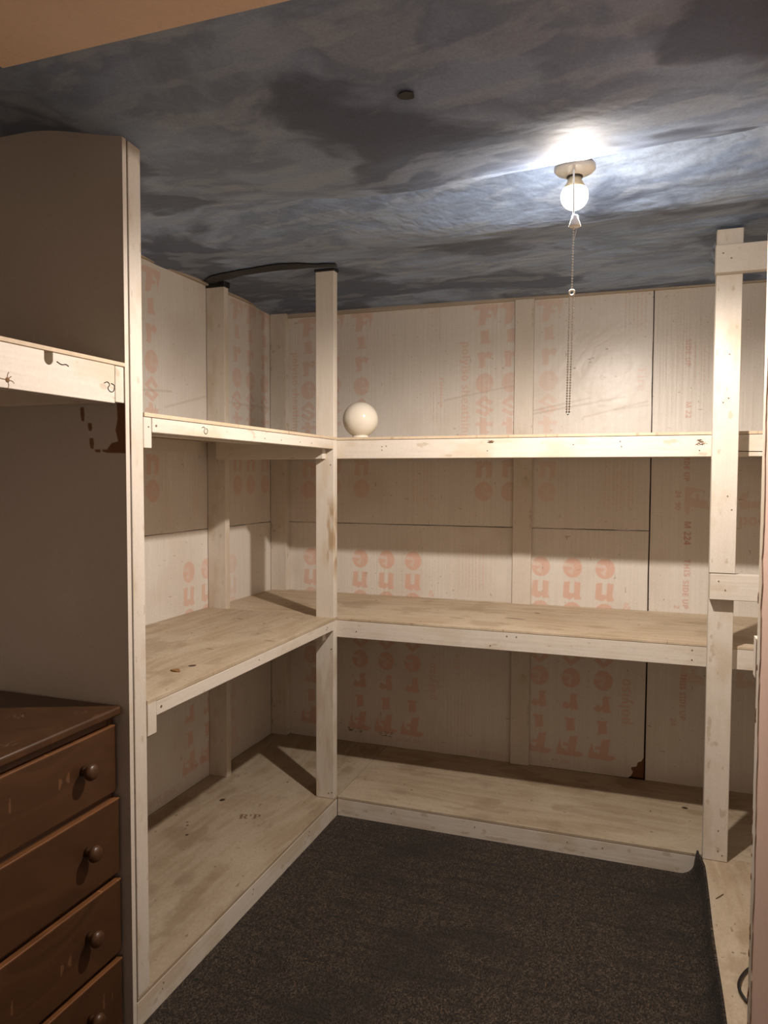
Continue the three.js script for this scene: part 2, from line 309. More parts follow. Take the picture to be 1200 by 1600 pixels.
// partition on the left --------------------------------------------
const partition = structure('wall_partition', 'grey-tan partition panel with white end post at left', 'wall');
{
  const W = 350, H = 1250;                                  // 0.686 m by 2.5 m
  const c = paint(W, H, (x, y) => { const u = x / 500, v = y / 500, b = fbm(u * 4, v * 3, 4096, 4096, 4, 91), f = noise(u * 220, v * 220, 4096, 4096, 92); let k = mix([192, 188, 183], [182, 177, 171], b);  const q = 0.985 + .03 * f; return [k[0] * q, k[1] * q, k[2] * q]; });
  const g = c.getContext('2d'), X = (x) => x / 0.686 * W, Y = (y) => (2.5 - y) / 2.5 * H;
  const blot = (col, pts) => { g.fillStyle = col; g.beginPath(); pts.forEach(([a, b], k) => (k ? g.lineTo(X(a), Y(b)) : g.moveTo(X(a), Y(b)))); g.closePath(); g.fill(); };
  // torn paper down to brown board
  blot('rgb(112,76,52)', [[.686, 1.76], [.66, 1.765], [.662, 1.72], [.655, 1.69], [.663, 1.66], [.64, 1.655], [.62, 1.63], [.686, 1.628]]);
  for (const [a, b, w, h] of [[.545, 1.735, .014, .04], [.57, 1.70, .014, .022], [.575, 1.655, .015, .03], [.595, 1.635, .02, .008], [.62, 1.635, .02, .007]]) blot('rgb(118,84,60)', [[a - w / 2, b + h / 2], [a + w / 3, b + h / 2], [a + w / 2, b], [a + w / 3, b - h / 2], [a - w / 4, b - h / 2.4], [a - w / 2, b]]);
  const m = std({ map: canvasTexture(c), roughness: 0.75 });
  const b = part('panel', new THREE.BoxGeometry(0.686, 2.55, 0.016), m, partition); b.geometry.translate(0.343, 1.275, 2.111);
  planar(b.geometry, (x) => x / 0.686, (x, y) => y / 2.5);
  part('panel_edge', box(0.6862, 0.6885, 0.0, 2.46, 2.1035, 2.1195, 0.001), M.paint, partition, 'white painted panel edge');
}
part('end_post', box(0.6, 0.686, 0.1, 2.475, 2.042, 2.094), M.paint, partition);

// ---------------------------------------------------------------- plywood
function plyMaterial(w, d, s, marks, tone = 1) {            // w along x, d along z, grain along the longer side
  const P = Math.min(420, 1400 / Math.max(w, d)), W = Math.round(w * P), H = Math.round(d * P), along = w >= d;
  const c = paint(W, H, (px, py) => {
    let u = px / P + s * 5.3, v = py / P + s * 2.9; const a = along ? u : v, b = along ? v : u;
    const warp = fbm(a * 1.2, b * 1.8, 4096, 4096, 2, 101) * 0.22;
    const grain = fbm(a * 5, (b + warp) * 42, 4096, 4096, 3, 102), wash = fbm(a * 3.2, b * 4.5, 4096, 4096, 5, 103), dirt = fbm(a * 7, b * 12, 4096, 4096, 4, 104), fine = noise(a * 120, b * 260, 4096, 4096, 105);
    let k = mix([174, 158, 136], [163, 145, 121], sm(0.3, 0.75, grain));
    k = mix(k, [185, 171, 150], 0.6 * sm(0.42, 0.66, wash));
    k = mix(k, [136, 117, 94], 0.4 * sm(0.57, 0.76, dirt));
    if (noise(a * 45, b * 70, 4096, 4096, 106) > 0.962) k = mix(k, [84, 64, 46], 0.45);
    const q = (0.96 + 0.07 * fine) * tone; return [k[0] * q, k[1] * q, k[2] * q];
  });
  const g = c.getContext('2d');
  for (const [x, z, rx, rz, al] of marks || []) { g.fillStyle = 'rgb(58,40,28)'; g.globalAlpha = al || 0.85; g.beginPath(); g.ellipse(x * P, z * P, rx * P, rz * P, 0.2, 0, 7); g.fill(); }
  g.globalAlpha = 1;
  c.userP = P;
  return { m: std({ map: canvasTexture(c), roughness: 0.62, bumpMap: paintBump, bumpScale: 0.001 }), g, P };
}
function ply(name, x0, x1, y0, y1, z0, z1, mat, parent) {
  const g = new RoundedBoxGeometry(x1 - x0, y1 - y0, z1 - z0, 1, 0.0015); g.translate((x0 + x1) / 2, (y0 + y1) / 2, (z0 + z1) / 2);
  planar(g, (x) => (x - x0) / (x1 - x0), (x, y, z) => 1 - (z - z0) / (z1 - z0));
  return part(name, g, mat, parent);
}
const nailGeo = new THREE.CylinderGeometry(0.0023, 0.0023, 0.0016, 8);
function nail(parent, x, y, z, axis, s = 1) { const n = part('nail', nailGeo, M.nail, parent); n.scale.set(s, 1, s); if (axis === 'x') n.rotation.z = Math.PI / 2; if (axis === 'z') n.rotation.x = Math.PI / 2; n.position.set(x, y, z); return n; }
function stroke(name, pts, r, m, parent, axis, label) {      // pen line lying on a face: a flattened tube
  const g = new THREE.TubeGeometry(new THREE.CatmullRomCurve3(pts.map((p) => new THREE.Vector3(...p))), Math.max(12, pts.length * 5), r, 5, false);
  return part(name, g, m, parent, label);
}

// platforms (lowest level) -------------------------------------------
const FX = 0.686, FZ = 0.681, RX = 2.235;
const pl = thing('floor_platform', 'low plywood platform along the left wall beneath the left shelves', 'platform');
{
  const q = plyMaterial(FX, 2.1, 1, [[.212, .9, .011, .014, .95], [.108, 1.1, .004, .005], [.19, 1.14, .004, .005], [.208, 1.165, .005, .006], [.255, 1.236, .006, .008], [.4, .62, .004, .006], [.3, 1.75, .004, .005, .6]], 0.98);
  q.g.fillStyle = 'rgb(92,66,50)'; q.g.font = 'bold ' + Math.round(0.06 * q.P) + 'px serif'; q.g.save(); q.g.globalAlpha = .7; q.g.translate(.375 * q.P, 1.04 * q.P); q.g.rotate(-0.35); q.g.fillText("R'P", 0, 0); q.g.restore();
  ply('plywood_top', 0.001, FX, 0.088, 0.1, 0.001, 2.0955, q.m, pl);
  part('fascia', box(FX - 0.036, FX + 0.0005, 0.001, 0.0875, FZ, 2.1), M.paint, pl);
  part('joist', box(0.2, 0.24, 0.001, 0.0875, 0.02, 2.08), M.paint, pl);
  for (const z of [0.98, 1.45, 1.98]) { nail(pl, FX + 0.0006, 0.07, z, 'x', 1.2); nail(pl, FX + 0.0006, 0.055, z + 0.006, 'x', 0.9); }
}
const pb = thing('floor_platform', 'low plywood platform along the back wall behind the carpet', 'platform');
{
  const q = plyMaterial(2.949 - FX, FZ, 2, [[1.5, .262, .013, .011, .95], [.3, .5, .004, .004], [.9, .2, .005, .004, .6], [1.36, .55, .006, .003, .6]], 1);
  ply('plywood_top', FX + 0.002, 2.949, 0.088, 0.1, 0.001, FZ, q.m, pb);
  part('fascia', box(FX + 0.001, RX - 0.008, 0.001, 0.0875, FZ - 0.036, FZ - 0.0005), M.paint, pb);
  for (const x of [0.95, 1.33, 1.72, 1.86]) nail(pb, x, 0.06, FZ, 'z', 1.1);
}
const pr = thing('floor_platform', 'low plywood platform at right running past the right post', 'platform');
{
  const q = plyMaterial(2.95 - RX, 1.35, 3, [[.05, .62, .003, .003], [.06, 1.07, .004, .003]], 1.02);
  ply('plywood_top', RX - 0.002, 2.949, 0.088, 0.1, FZ + 0.001, 2.03, q.m, pr);
  part('fascia', box(RX - 0.002, RX + 0.034, 0.001, 0.0875, FZ + 0.002, 2.03), M.paint, pr);
}
// back shelves ---------------------------------------------------------
const sb2 = thing('wall_shelf', 'long middle plywood shelf with white fascia along the back wall', 'shelf');
{
  const q = plyMaterial(2.95, FZ, 4, [[1.526, .25, .014, .008, .7], [1.98, .37, .006, .004, .8], [1.45, .42, .05, .012, .35], [1.2, .5, .04, .01, .25], [.62, .08, .006, .004, .8], [.75, .06, .004, .004, .8]], 1.12);
  ply('plywood_top', 0.001, 2.949, 0.917, 0.928, 0.001, FZ + 0.001, q.m, sb2);
  part('fascia', box(0.102, 2.948, 0.838, 0.9165, FZ - 0.036, FZ), M.paint, sb2);
  part('wall_cleat', box(0.105, 2.948, 0.85, 0.9165, 0.021, 0.05), M.paint, sb2);
  for (const [x, y] of [[0.78, .87], [1.46, .9], [1.5, .9], [1.39, .855], [2.18, .9], [2.18, .862]]) nail(sb2, x, y, FZ + 0.0004, 'z', 1.3);
}
const sb3 = thing('wall_shelf', 'long top shelf with white fascia along the back wall holding the globe', 'shelf');
{
  const q = plyMaterial(2.95, FZ, 5, [], 1.16);
  ply('plywood_top', 0.001, 2.949, 1.7315, 1.743, 0.001, FZ + 0.003, q.m, sb3);
  part('fascia', box(0.102, 2.948, 1.648, 1.731, FZ - 0.036, FZ), M.paint, sb3);
  part('wall_cleat', box(0.105, 2.948, 1.662, 1.731, 0.021, 0.05), M.paint, sb3);
  for (const [x, y] of [[0.9, 1.70], [0.92, 1.702], [0.9, 1.685], [1.37, 1.678], [1.72, 1.7], [1.9, 1.71], [1.905, 1.69], [2.19, 1.672], [2.02, 1.738]]) nail(sb3, x, y, FZ + 0.0004, 'z', 1.1);
  for (const [x, y, w, h] of [[2.195, 1.703, .024, .012], [1.385, 1.716, .014, .006]]) {
    for (let j = 0; j < 26; j++) { const a = rnd() * 6.3, q = Math.sqrt(rnd()), g = new THREE.SphereGeometry(1, 6, 5), l = .002 + .006 * rnd(); g.scale(l, .0007 + .0012 * rnd(), .0012); g.rotateZ(.6 * (rnd() - .5)); g.translate(x + Math.cos(a) * w * q, y + Math.sin(a) * h * q, FZ); part('knot_crack', g, j % 3 ? M.knot : M.ink, sb3); }
  }
  stroke('crack', [[2.325, 1.668, FZ], [2.36, 1.667, FZ], [2.42, 1.666, FZ]], 0.0016, M.ink, sb3);
}
// left shelves -----------------------------------------------------------
const sl2 = thing('wall_shelf', 'short middle plywood shelf with thin white front rail on the left wall', 'shelf');
{
  const q = plyMaterial(0.687, 1.36, 6, [[.58, .98, .012, .014, .0], [.3, .2, .02, .006, .4], [.45, .25, .006, .005, .7], [.5, .75, .02, .006, .35], [.64, .55, .03, .006, .3]], 1.06);
  ply('plywood_top', 0.001, 0.687, 0.919, 0.932, 0.6835, 2.041, q.m, sl2);
  part('front_rail', box(0.65, 0.686, 0.876, 0.9185, 0.722, 1.998), M.paint, sl2);
  part('rear_cleat', box(0.102, 0.648, 0.83, 0.9185, 0.72, 0.757), M.paint, sl2);
  const s = new THREE.Shape(); [[0, .817], [.668, .817], [.686, .83], [.686, .9185], [0, .9185]].forEach(([a, b], k) => (k ? s.lineTo(a, b) : s.moveTo(a, b))); s.closePath();
  const g = new THREE.ExtrudeGeometry(s, { depth: 0.038, bevelEnabled: true, bevelSize: 0.0015, bevelThickness: 0.0015, bevelSegments: 1 }); g.translate(0, 0, 2.0005);
  part('near_cleat', woodUV(g, .7, .1, .04), M.paint, sl2);
  nail(sl2, 0.6864, 0.897, 1.976, 'x', 1.8); nail(sl2, 0.6864, 0.903, 0.79, 'x', 1.2); nail(sl2, 0.6864, 0.895, 0.8, 'x', 1.2); nail(sl2, .6864, .9, 1.4, 'x');
}
const sl3 = thing('wall_shelf', 'short top shelf with pencil squiggle on its white rail, left wall', 'shelf');
{
  const q = plyMaterial(0.687, 1.36, 7, [], 1.16);
  ply('plywood_top', 0.001, 0.689, 1.7325, 1.744, 0.6835, 2.041, q.m, sl3);
  part('front_rail', box(0.65, 0.686, 1.690, 1.732, 0.722, 2.003), M.paint, sl3);
  part('rear_cleat', box(0.102, 0.648, 1.646, 1.732, 0.72, 0.757), M.paint, sl3);
  part('near_cleat', box(0.001, 0.686, 1.645, 1.732, 2.005, 2.0415), M.paint, sl3);
  part('wall_cleat', box(0.001, 0.032, 1.675, 1.732, 0.76, 2.0), M.paint, sl3);
  for (const x of [0.3, 0.44, 0.58]) part('support_slat', box(x, x + 0.07, 1.712, 1.732, 0.76, 2.0), M.paint, sl3);
  nail(sl3, .6864, 1.71, 1.985, 'x', 1.5); nail(sl3, .6864, 1.705, 2.02, 'x'); for (const z of [1.35, 1.22, 1.06, .95]) nail(sl3, .6864, 1.708 - .002, z, 'x', .9);
  const sq = (cy, cz, k) => [[-.016, .008], [-.006, .012], [.002, .006], [-.004, -.002], [.003, -.01], [.014, -.008], [.016, .004], [.008, .008]].map(([a, b]) => [0.6862, cy + b * k, cz - a * k]);
  stroke('pencil_mark', sq(1.711, 1.74, 0.95), 0.0012, M.ink, sl3, 'x', 'small dark pencil squiggle');
}
const sln = thing('wall_shelf', 'high white shelf front with a round notch above the brown dresser', 'shelf');
{
  const q = plyMaterial(0.69, 1.3, 8, [], 1.16);
  ply('plywood_top', 0.001, 0.69, 1.8575, 1.868, 2.1205, 3.4, q.m, sln);
  // fascia with an arched notch under the plywood
  const s = new THREE.Shape(); const z0 = -3.4, z1 = -2.158, y0 = 1.759, y1 = 1.857;
  s.moveTo(z0, y0); s.lineTo(z1, y0); s.lineTo(z1, y1); s.lineTo(-2.371, y1); s.lineTo(-2.371, 1.839); s.absarc(-2.385, 1.839, 0.014, 0, -Math.PI, true); s.lineTo(-2.399, y1); s.lineTo(z0, y1); s.closePath();
  const g = new THREE.ExtrudeGeometry(s, { depth: 0.036, bevelEnabled: true, bevelSize: 0.0012, bevelThickness: 0.0012, bevelSegments: 1, curveSegments: 10 });
  g.rotateY(Math.PI / 2); g.translate(0.6488, 0, 0);
  part('fascia', woodUV(g, .04, .1, 1.2), M.paint, sln);
  part('end_cleat', box(0.001, 0.686, 1.761, 1.857, 2.1205, 2.1555), M.paint, sln);
  const k = new THREE.SphereGeometry(1, 12, 8); k.scale(.0016, .006, .006); k.translate(.6862, 1.776, 2.505); part('knot', k, M.knot, sln, 'star shaped knot');
  for (const [a, l] of [[1.6, .018], [4.5, .02], [3.3, .02], [.1, .03], [2.3, .014]]) stroke('knot_crack', [[.6858, 1.776, 2.505], [.6858, 1.776 + .6 * l * Math.sin(a), 2.505 + .7 * l * Math.cos(a)], [.6855, 1.776 + l * Math.sin(a + .15), 2.505 + l * Math.cos(a + .2)]], .0011, M.knot, sln);
  stroke('crack', [[.6863, 1.837, 2.36], [.6863, 1.832, 2.345], [.6863, 1.834, 2.33], [.6863, 1.831, 2.322]], .0013, M.ink, sln);
  const sq = [[-.02, .008], [-.008, .012], [.0, .006], [-.006, -.004], [.004, -.012], [.016, -.008], [.018, .006], [.006, .01]].map(([a, b]) => [0.6863, 1.798 + b, 2.178 - a]);
  stroke('pencil_mark', sq, 0.0013, M.ink, sln, 'x', 'small dark pencil squiggle');
}
// posts ------------------------------------------------------------------
const cp = thing('shelf_post', 'tall white post at the inner corner where left and back shelves meet', 'post');
{
  const W = 96, H = 1024, c = paint(W, H, (px, py) => {
    const u = px / W * .127, v = (1 - py / H) * 2.38 + .1, g = fbm(v * 6, u * 90, 4096, 4096, 3, 221), b = fbm(u * 22, v * 5, 4096, 4096, 4, 222);
    let k = mix([213, 205, 194], [206, 196, 182], g); k = mix(k, [196, 181, 158], .5 * sm(.5, .75, b));
    const s1 = sm(.42, .66, fbm(u * 26 + 4, v * 7, 4096, 4096, 4, 223));
    if (v > 1.08 && v < 1.5) k = mix(k, [158, 130, 96], .75 * s1 * sm(1.08, 1.2, v) * sm(1.5, 1.4, v) * sm(.02, .07, u));
    if (v < .9) k = mix(k, [176, 156, 132], .4 * s1); return k;
  });
  const g = box(0.597, 0.686, 0.1005, 2.479, FZ + 0.0005, FZ + 0.038);
  planar(g, (x, y, z) => (x - .597 + (FZ + .038 - z)) / .127, (x, y) => (y - .1) / 2.38);
  part('timber', g, std({ map: canvasTexture(c), bumpMap: paintBump, bumpScale: .0006, roughness: .55 }), cp);
}
part('tape_wrap', box(0.592, 0.691, 2.474, 2.5, FZ - 0.006, FZ + 0.044, 0.004), M.blackTape, cp, 'black tape around the post top');
for (const [x, y] of [[.66, .125], [.675, .13], [.67, 1.62], [.675, .79]]) nail(cp, x, y, FZ + 0.0385, 'z', 1.2);
const rp = thing('shelf_post', 'tall white doubled post at right carrying two short crossboards', 'post');
part('timber', box(2.231, 2.319, 0.1005, 2.47, FZ + 0.0005, FZ + 0.0375), M.paint, rp);
part('front_timber', box(2.229, 2.318, 1.2125, 2.475, FZ + 0.038, FZ + 0.0755), M.paint, rp);
for (const [x, y, z] of [[2.28, 2.02, 0], [2.28, 1.86, 0], [2.262, 1.845, 0], [2.285, 1.5, 0], [2.3, 1.45, 0], [2.285, .22, 1], [2.285, .14, 1], [2.3, .125, 1]]) nail(rp, x, y, z ? FZ + .038 : FZ + .076, 'z', 1.1);
const c1 = thing('crossboard', 'white crossboard nailed across the right post just under the ceiling', 'board');
part('timber', box(2.223, 2.949, 2.309, 2.409, FZ + 0.076, FZ + 0.112), M.paint, c1);
for (const [x, y] of [[2.248, 2.378], [2.275, 2.358]]) nail(c1, x, y, FZ + .1125, 'z', 1.2);
const c2 = thing('crossboard', 'white crossboard nailed across the right post at mid height', 'board');
part('timber', box(2.2315, 2.949, 1.113, 1.2105, FZ + 0.038, FZ + 0.0755), M.paint, c2);
for (const [x, y] of [[2.262, 1.183], [2.285, 1.15]]) nail(c2, x, y, FZ + .076, 'z', 1.2);
const cl = thing('cleat_block', 'small white cleat end with chamfered foot beside the peach wall corner', 'cleat');
{
  const s = new THREE.Shape(); [[2.2, 1.142], [2.216, 1.128], [2.5, 1.128], [2.5, 1.226], [2.2, 1.226]].forEach(([a, b], k) => (k ? s.lineTo(a, b) : s.moveTo(a, b))); s.closePath();
  const g = new THREE.ExtrudeGeometry(s, { depth: 0.036, bevelEnabled: false }); g.translate(0.033, 0, 1.998); part('timber', woodUV(g, .4, .1, .04), M.paint, cl);
}

// ---------------------------------------------------------------- painted plastic sheeting under the roof
const ridgeZ = (x) => 1.70 + 0.085 * (x - 1.8) + 0.012 * Math.sin(x * 3.1);
function tarpY(x, z) {
  const d = z - ridgeZ(x), a = 0.25 + 0.75 * sm(0.5, 1.4, x);
  // behind the ridge the sheet lies close under the roof, before it it bags down towards the hall
  const backY = 2.488 - 0.02 * sm(0.4, 0, z) - 0.012 * sm(.5, 2.2, x) * sm(1, 0, z) + (0.022 * Math.exp(-Math.pow((d + 0.2) / 0.12, 2)) - 0.06 * Math.exp(-Math.pow((d + 0.52) / 0.19, 2))) * a;
  const e = Math.max(0, d), frontY = 2.412 - 0.036 * (1 - Math.exp(-e / 0.07)) + 0.08 * sm(.25, .8, e), low = frontY * a + 2.486 * (1 - a);
  let y = backY + (low - backY) * sm(-0.13, 0.0, d);
  y += 0.05 * sm(.72, .36, x) * sm(1.95, 2.1, z);
  // folds and crumples
  const edge = sm(0, 0.12, x) * sm(0, 0.1, z) * sm(2.49, 2.3, z);
  const near = Math.exp(-Math.pow(d / 0.1, 2));
  const r1 = Math.abs(fbm(x * 2.2 + z * 1.6, z * 9 - x * 1.2, 4096, 4096, 3, 111) - 0.5) * 2, r2 = Math.abs(fbm(x * 3 + 7, z * 34 - x * 3, 4096, 4096, 2, 112) - 0.5) * 2;
  y += edge * (0.013 * (r1 - 0.3) * sm(1.75, 1.5, z) + 0.016 * (r2 - .3) * near * sm(.8, 1.3, x));
  y += edge * 0.008 * (fbm(x * 1.5, z * 2, 4096, 4096, 2, 113) - .5);
  return y;
}
{
  const nx = 260, nz = 250, X0 = -0.02, X1 = 2.95, Z0 = -0.02, Z1 = 3.4, pos = [], uv = [], idx = [];
  const hole = (x, z) => z > 2.5 && x > 0.69;
  for (let j = 0; j <= nz; j++) for (let i = 0; i <= nx; i++) { const x = X0 + (X1 - X0) * i / nx, z = Z0 + (Z1 - Z0) * j / nz; pos.push(x, Math.min(tarpY(x, z), 2.63), z); uv.push((x - X0) / (X1 - X0), 1 - (z - Z0) / (Z1 - Z0)); }
  for (let j = 0; j < nz; j++) for (let i = 0; i < nx; i++) {
    const x = X0 + (X1 - X0) * (i + .5) / nx, z = Z0 + (Z1 - Z0) * (j + .5) / nz; if (hole(x, z)) continue;
    const a = j * (nx + 1) + i, b = a + 1, c = a + nx + 1, d = c + 1; idx.push(a, b, c, b, d, c);
  }
  const g = new THREE.BufferGeometry(); g.setAttribute('position', new THREE.Float32BufferAttribute(pos, 3)); g.setAttribute('uv', new THREE.Float32BufferAttribute(uv, 2)); g.setIndex(idx); g.computeVertexNormals();
  const W = 1480, H = 1700, S = 500;
  const cloud = paint(W, H, (px, py) => {
    const x = px / S, z = py / S;
    const wx = fbm(x * 2.4 + 3, z * 3.2, 4096, 4096, 4, 121) - .5, wz = fbm(x * 2.4, z * 3.2 + 9, 4096, 4096, 4, 122) - .5;
    const u = x + wx * 0.35, v = z + wz * 0.3;
    const big = fbm(u * 2.1, v * 3.4, 4096, 4096, 6, 123), mid = fbm(u * 5 + v, v * 10 - x, 4096, 4096, 5, 124), str = fbm(x * 5 + z * 4, z * 22 - x * 5 + wx * 3, 4096, 4096, 4, 125), fine = noise(px * .5, py * .5, 4096, 4096, 126);
    let k = mix([137, 156, 185], [115, 131, 157], sm(.35, .65, mid));
    k = mix(k, [80, 92, 113], 0.8 * sm(.49, .6, big + .1 * (str - .5)));
    k = mix(k, [160, 172, 188], 0.45 * sm(.5, .66, str) * sm(.6, .45, big));
    k = mix(k, [168, 179, 194], 0.4 * sm(.58, .72, mid));
    const q = 0.96 + .08 * fine; return [k[0] * q, k[1] * q, k[2] * q];
  });
  const crumple = paint(1024, 1024, (px, py) => {
    const u = px / 1024 * 2.97, v = py / 1024 * 3.42; const a = Math.abs(fbm(u * 5 + v * 3, v * 17 - u * 3, 4096, 4096, 5, 131) - .5) * 2, b = Math.abs(fbm(u * 18, v * 30 + u * 8, 4096, 4096, 3, 132) - .5) * 2; const f = .12 + .88 * sm(1.8, 1.62, v), k = 255 * Math.min(1, .65 * a + .35 * b) * f; return [k, k, k];
  });
  const m = std({ map: canvasTexture(cloud), bumpMap: canvasTexture(crumple, false), bumpScale: 0.009, roughness: 0.66, side: THREE.DoubleSide });
  const t = part('ceiling_tarp', g, m, scene); t.userData = { label: 'wrinkled plastic sheeting painted with dark grey clouds, hung under the ceiling', category: 'tarp' };
}
// tape run on the sheeting between the stud and the corner post
{
  const path = [[.045, .70], [.09, .742], [.16, .772], [.3, .812], [.46, .826], [.6, .806], [.72, .772]], c = new THREE.CatmullRomCurve3(path.map(([x, z]) => new THREE.Vector3(x, 0, z))), n = 40, pos = [], idx = [];
  for (let k = 0; k <= n; k++) { const p = c.getPoint(k / n), t = c.getTangent(k / n), w = 0.02 + 0.022 * Math.sin(Math.PI * k / n) + .004 * rnd(); for (const s of [-1, 1]) for (const h of [0, 1]) { const x = p.x - t.z * w * s, z = p.z + t.x * w * s; pos.push(x, tarpY(x, z) - 0.003 - h * 0.004, z); } }
  for (let k = 0; k < n; k++) { const a = k * 4; for (const [p, q] of [[0, 2], [2, 3], [3, 1], [1, 0]]) idx.push(a + p, a + q, a + 4 + p, a + q, a + 4 + q, a + 4 + p); }
  const g = new THREE.BufferGeometry(); g.setAttribute('position', new THREE.Float32BufferAttribute(pos, 3)); g.setIndex(idx); g.computeVertexNormals();
  const t = part('tape_strip', g, M.blackTape, scene); t.userData = { label: 'long black tape strip on the sheeting towards the corner post', category: 'tape' };
  const w = new THREE.Group(); w.name = 'tape_wrap'; scene.add(w); w.userData = { label: 'crumpled black tape wrapped over the left wall stud top', category: 'tape' };
  part('tape_band', box(0.0005, 0.106, 2.463, 2.499, 0.628, 0.678, 0.005), M.blackTape, w);
  part('tape_tail', box(0.03, 0.075, 2.478, 2.486, 0.676, 0.735, 0.003), M.blackTape, w);
}
{ // small dark patch on the sheeting
  const s = new THREE.Shape(); [[-.02, .004], [-.012, .016], [.004, .02], [.02, .012], [.017, -.006], [.012, -.016], [-.006, -.014], [-.016, -.008]].forEach(([a, b], k) => (k ? s.lineTo(a, b) : s.moveTo(a, b))); s.closePath();
  const g = new THREE.ExtrudeGeometry(s, { depth: .002, bevelEnabled: false }); g.rotateX(Math.PI / 2);
  const x = 1.49, z = 2.165; g.translate(x, tarpY(x, z) - 0.0015, z);
  const o = part('tape_patch', g, M.blackTape, scene); o.userData = { label: 'tiny black tape patch on the sheeting nearest the camera', category: 'tape' };
}
{ // torn flap of sheeting beside the right post
  const pos = [], idx = [], n = 10; for (let k = 0; k <= n; k++) { const t = k / n; for (const s of [0, 1]) pos.push(2.227 - s * (0.003 + 0.016 * t * (1 + .6 * Math.sin(t * 23))), 2.44 - 0.09 * t + 0.01 * s, 0.74 + 0.012 * Math.sin(t * 15) * s); }
  for (let k = 0; k < n; k++) { const a = 2 * k; idx.push(a, a + 1, a + 2, a + 1, a + 3, a + 2); }
  const g = new THREE.BufferGeometry(); g.setAttribute('position', new THREE.Float32BufferAttribute(pos, 3)); g.setIndex(idx); g.computeVertexNormals();
  const o = part('torn_flap', g, std({ color: 0x777c84, roughness: .45, side: THREE.DoubleSide }), scene); o.userData = { label: 'torn curl of grey plastic sheeting hanging beside the right post', category: 'tarp' };
}

// ---------------------------------------------------------------- lamp
{
  const o = thing('ceiling_lamp', 'bare round bulb in a white porcelain holder with pull cord and bead chain', 'lamp');
  const white = std({ color: 0xd8d2c4, roughness: 0.25 }), { x, y, z } = BULB;
  const lathe = (pts, m, n, s = 40) => { const q = part(n, new THREE.LatheGeometry(pts.map(([a, b]) => new THREE.Vector2(a, b)), s), m, o); q.position.set(x, y, z); return q; };
  lathe([[0, .082], [.052, .082], [.056, .076], [.056, .068], [.05, .062], [.03, .056], [.026, .05], [.0, .05]], white, 'lampholder');
  lathe([[0, .052], [.0215, .052], [.0215, .046], [0, .046]], std({ color: 0x3a3630, roughness: .4, metalness: .7 }), 'socket_ring');
  lathe([[0, .047], [.0185, .047], [.0195, .038], [.025, .028], [.0318, .0165], [0, .0165]], std({ color: 0xcbb995, roughness: .4 }), 'bulb_base');
  const pts = []; for (let k = 0; k <= 20; k++) { const a = -Math.PI / 2 + k / 20 * (Math.PI / 2 + .53); pts.push([Math.max(0.0001, .0375 * Math.cos(a)), .0375 * Math.sin(a) - .003]); }
  const bulb = lathe(pts, std({ color: 0xffffff, emissive: new THREE.Color().setRGB(1, .95, .86), emissiveIntensity: 14, roughness: .3 }), 'bulb');
  bulb.castShadow = false;
  o.add(bulbLight); o.add(bulbBeam); o.add(bulbBeam.target); bulbLight.name = 'bulb_light'; bulbBeam.name = 'bulb_beam'; bulbBeam.target.name = 'bulb_beam_target';
  const cx = x + .002, cz = z + .044;
  part('pull_cord', new THREE.TubeGeometry(new THREE.CatmullRomCurve3([[cx, y + .055, z + .02], [cx, y + .05, cz], [cx, y, cz + .002], [cx + .001, y - .075, cz]].map((p) => new THREE.Vector3(...p))), 30, .0024, 6), std({ color: 0xe8e4da, roughness: .8 }), o);
  const bell = part('cord_bell', new THREE.LatheGeometry([[.0001, .016], [.008, .015], [.011, .002], [.0165, -.013], [.014, -.015], [.0001, -.015]].map(([a, b]) => new THREE.Vector2(a, b)), 16), std({ color: 0xe9e6de, roughness: .45 }), o); bell.position.set(cx + .004, y - .085, cz);
  part('cord_tail', new THREE.TubeGeometry(new THREE.CatmullRomCurve3([[cx + .010, y - .095, cz], [cx + .009, y - .11, cz + .004], [cx + .003, y - .135, cz + .003]].map((p) => new THREE.Vector3(...p))), 12, .0007, 5), std({ color: 0xe8e4da, roughness: .8 }), o);
  // bead chain: single run to a clasp, then a long hanging loop
  const metal = std({ color: 0xd6d2c8, roughness: .28, metalness: .75 }), beads = [], ball = new THREE.IcosahedronGeometry(.0027, 1), run = (a, b) => { const A = new THREE.Vector3(...a), B = new THREE.Vector3(...b), n = Math.round(A.distanceTo(B) / .0072); for (let k = 0; k <= n; k++) { const p = A.clone().lerp(B, k / n), g = ball.clone(); g.translate(p.x, p.y, p.z); beads.push(g); } const t = new THREE.TubeGeometry(new THREE.LineCurve3(A, B), 1, .0006, 4).toNonIndexed(); beads.push(t); };
  const yk = 2.068, yb = 1.742;
  run([cx + .001, y - .098, cz], [cx - .001, yk + .008, cz]);
  run([cx - .006, yk - .006, cz], [cx - .010, yb + .004, cz + .001]); run([cx + .004, yk - .006, cz - .002], [cx - .003, yb + .004, cz]);
  run([cx - .010, yb + .004, cz + .001], [cx - .0065, yb - .002, cz]); run([cx - .0065, yb - .002, cz], [cx - .003, yb + .004, cz]);
  const chain = part('bead_chain', mergeGeometries(beads.map((g) => { const q = g.index ? g.toNonIndexed() : g; return q; })), metal, o, 'steel bead chain with long doubled loop'); chain.userData.kind = 'stuff';
  const clasp = part('clasp', new THREE.TorusGeometry(.0075, .0022, 8, 18), std({ color: 0xd9d4c6, roughness: .35, metalness: .3 }), o); clasp.position.set(cx - .001, yk, cz); clasp.rotation.set(.5, .5, .3);
}

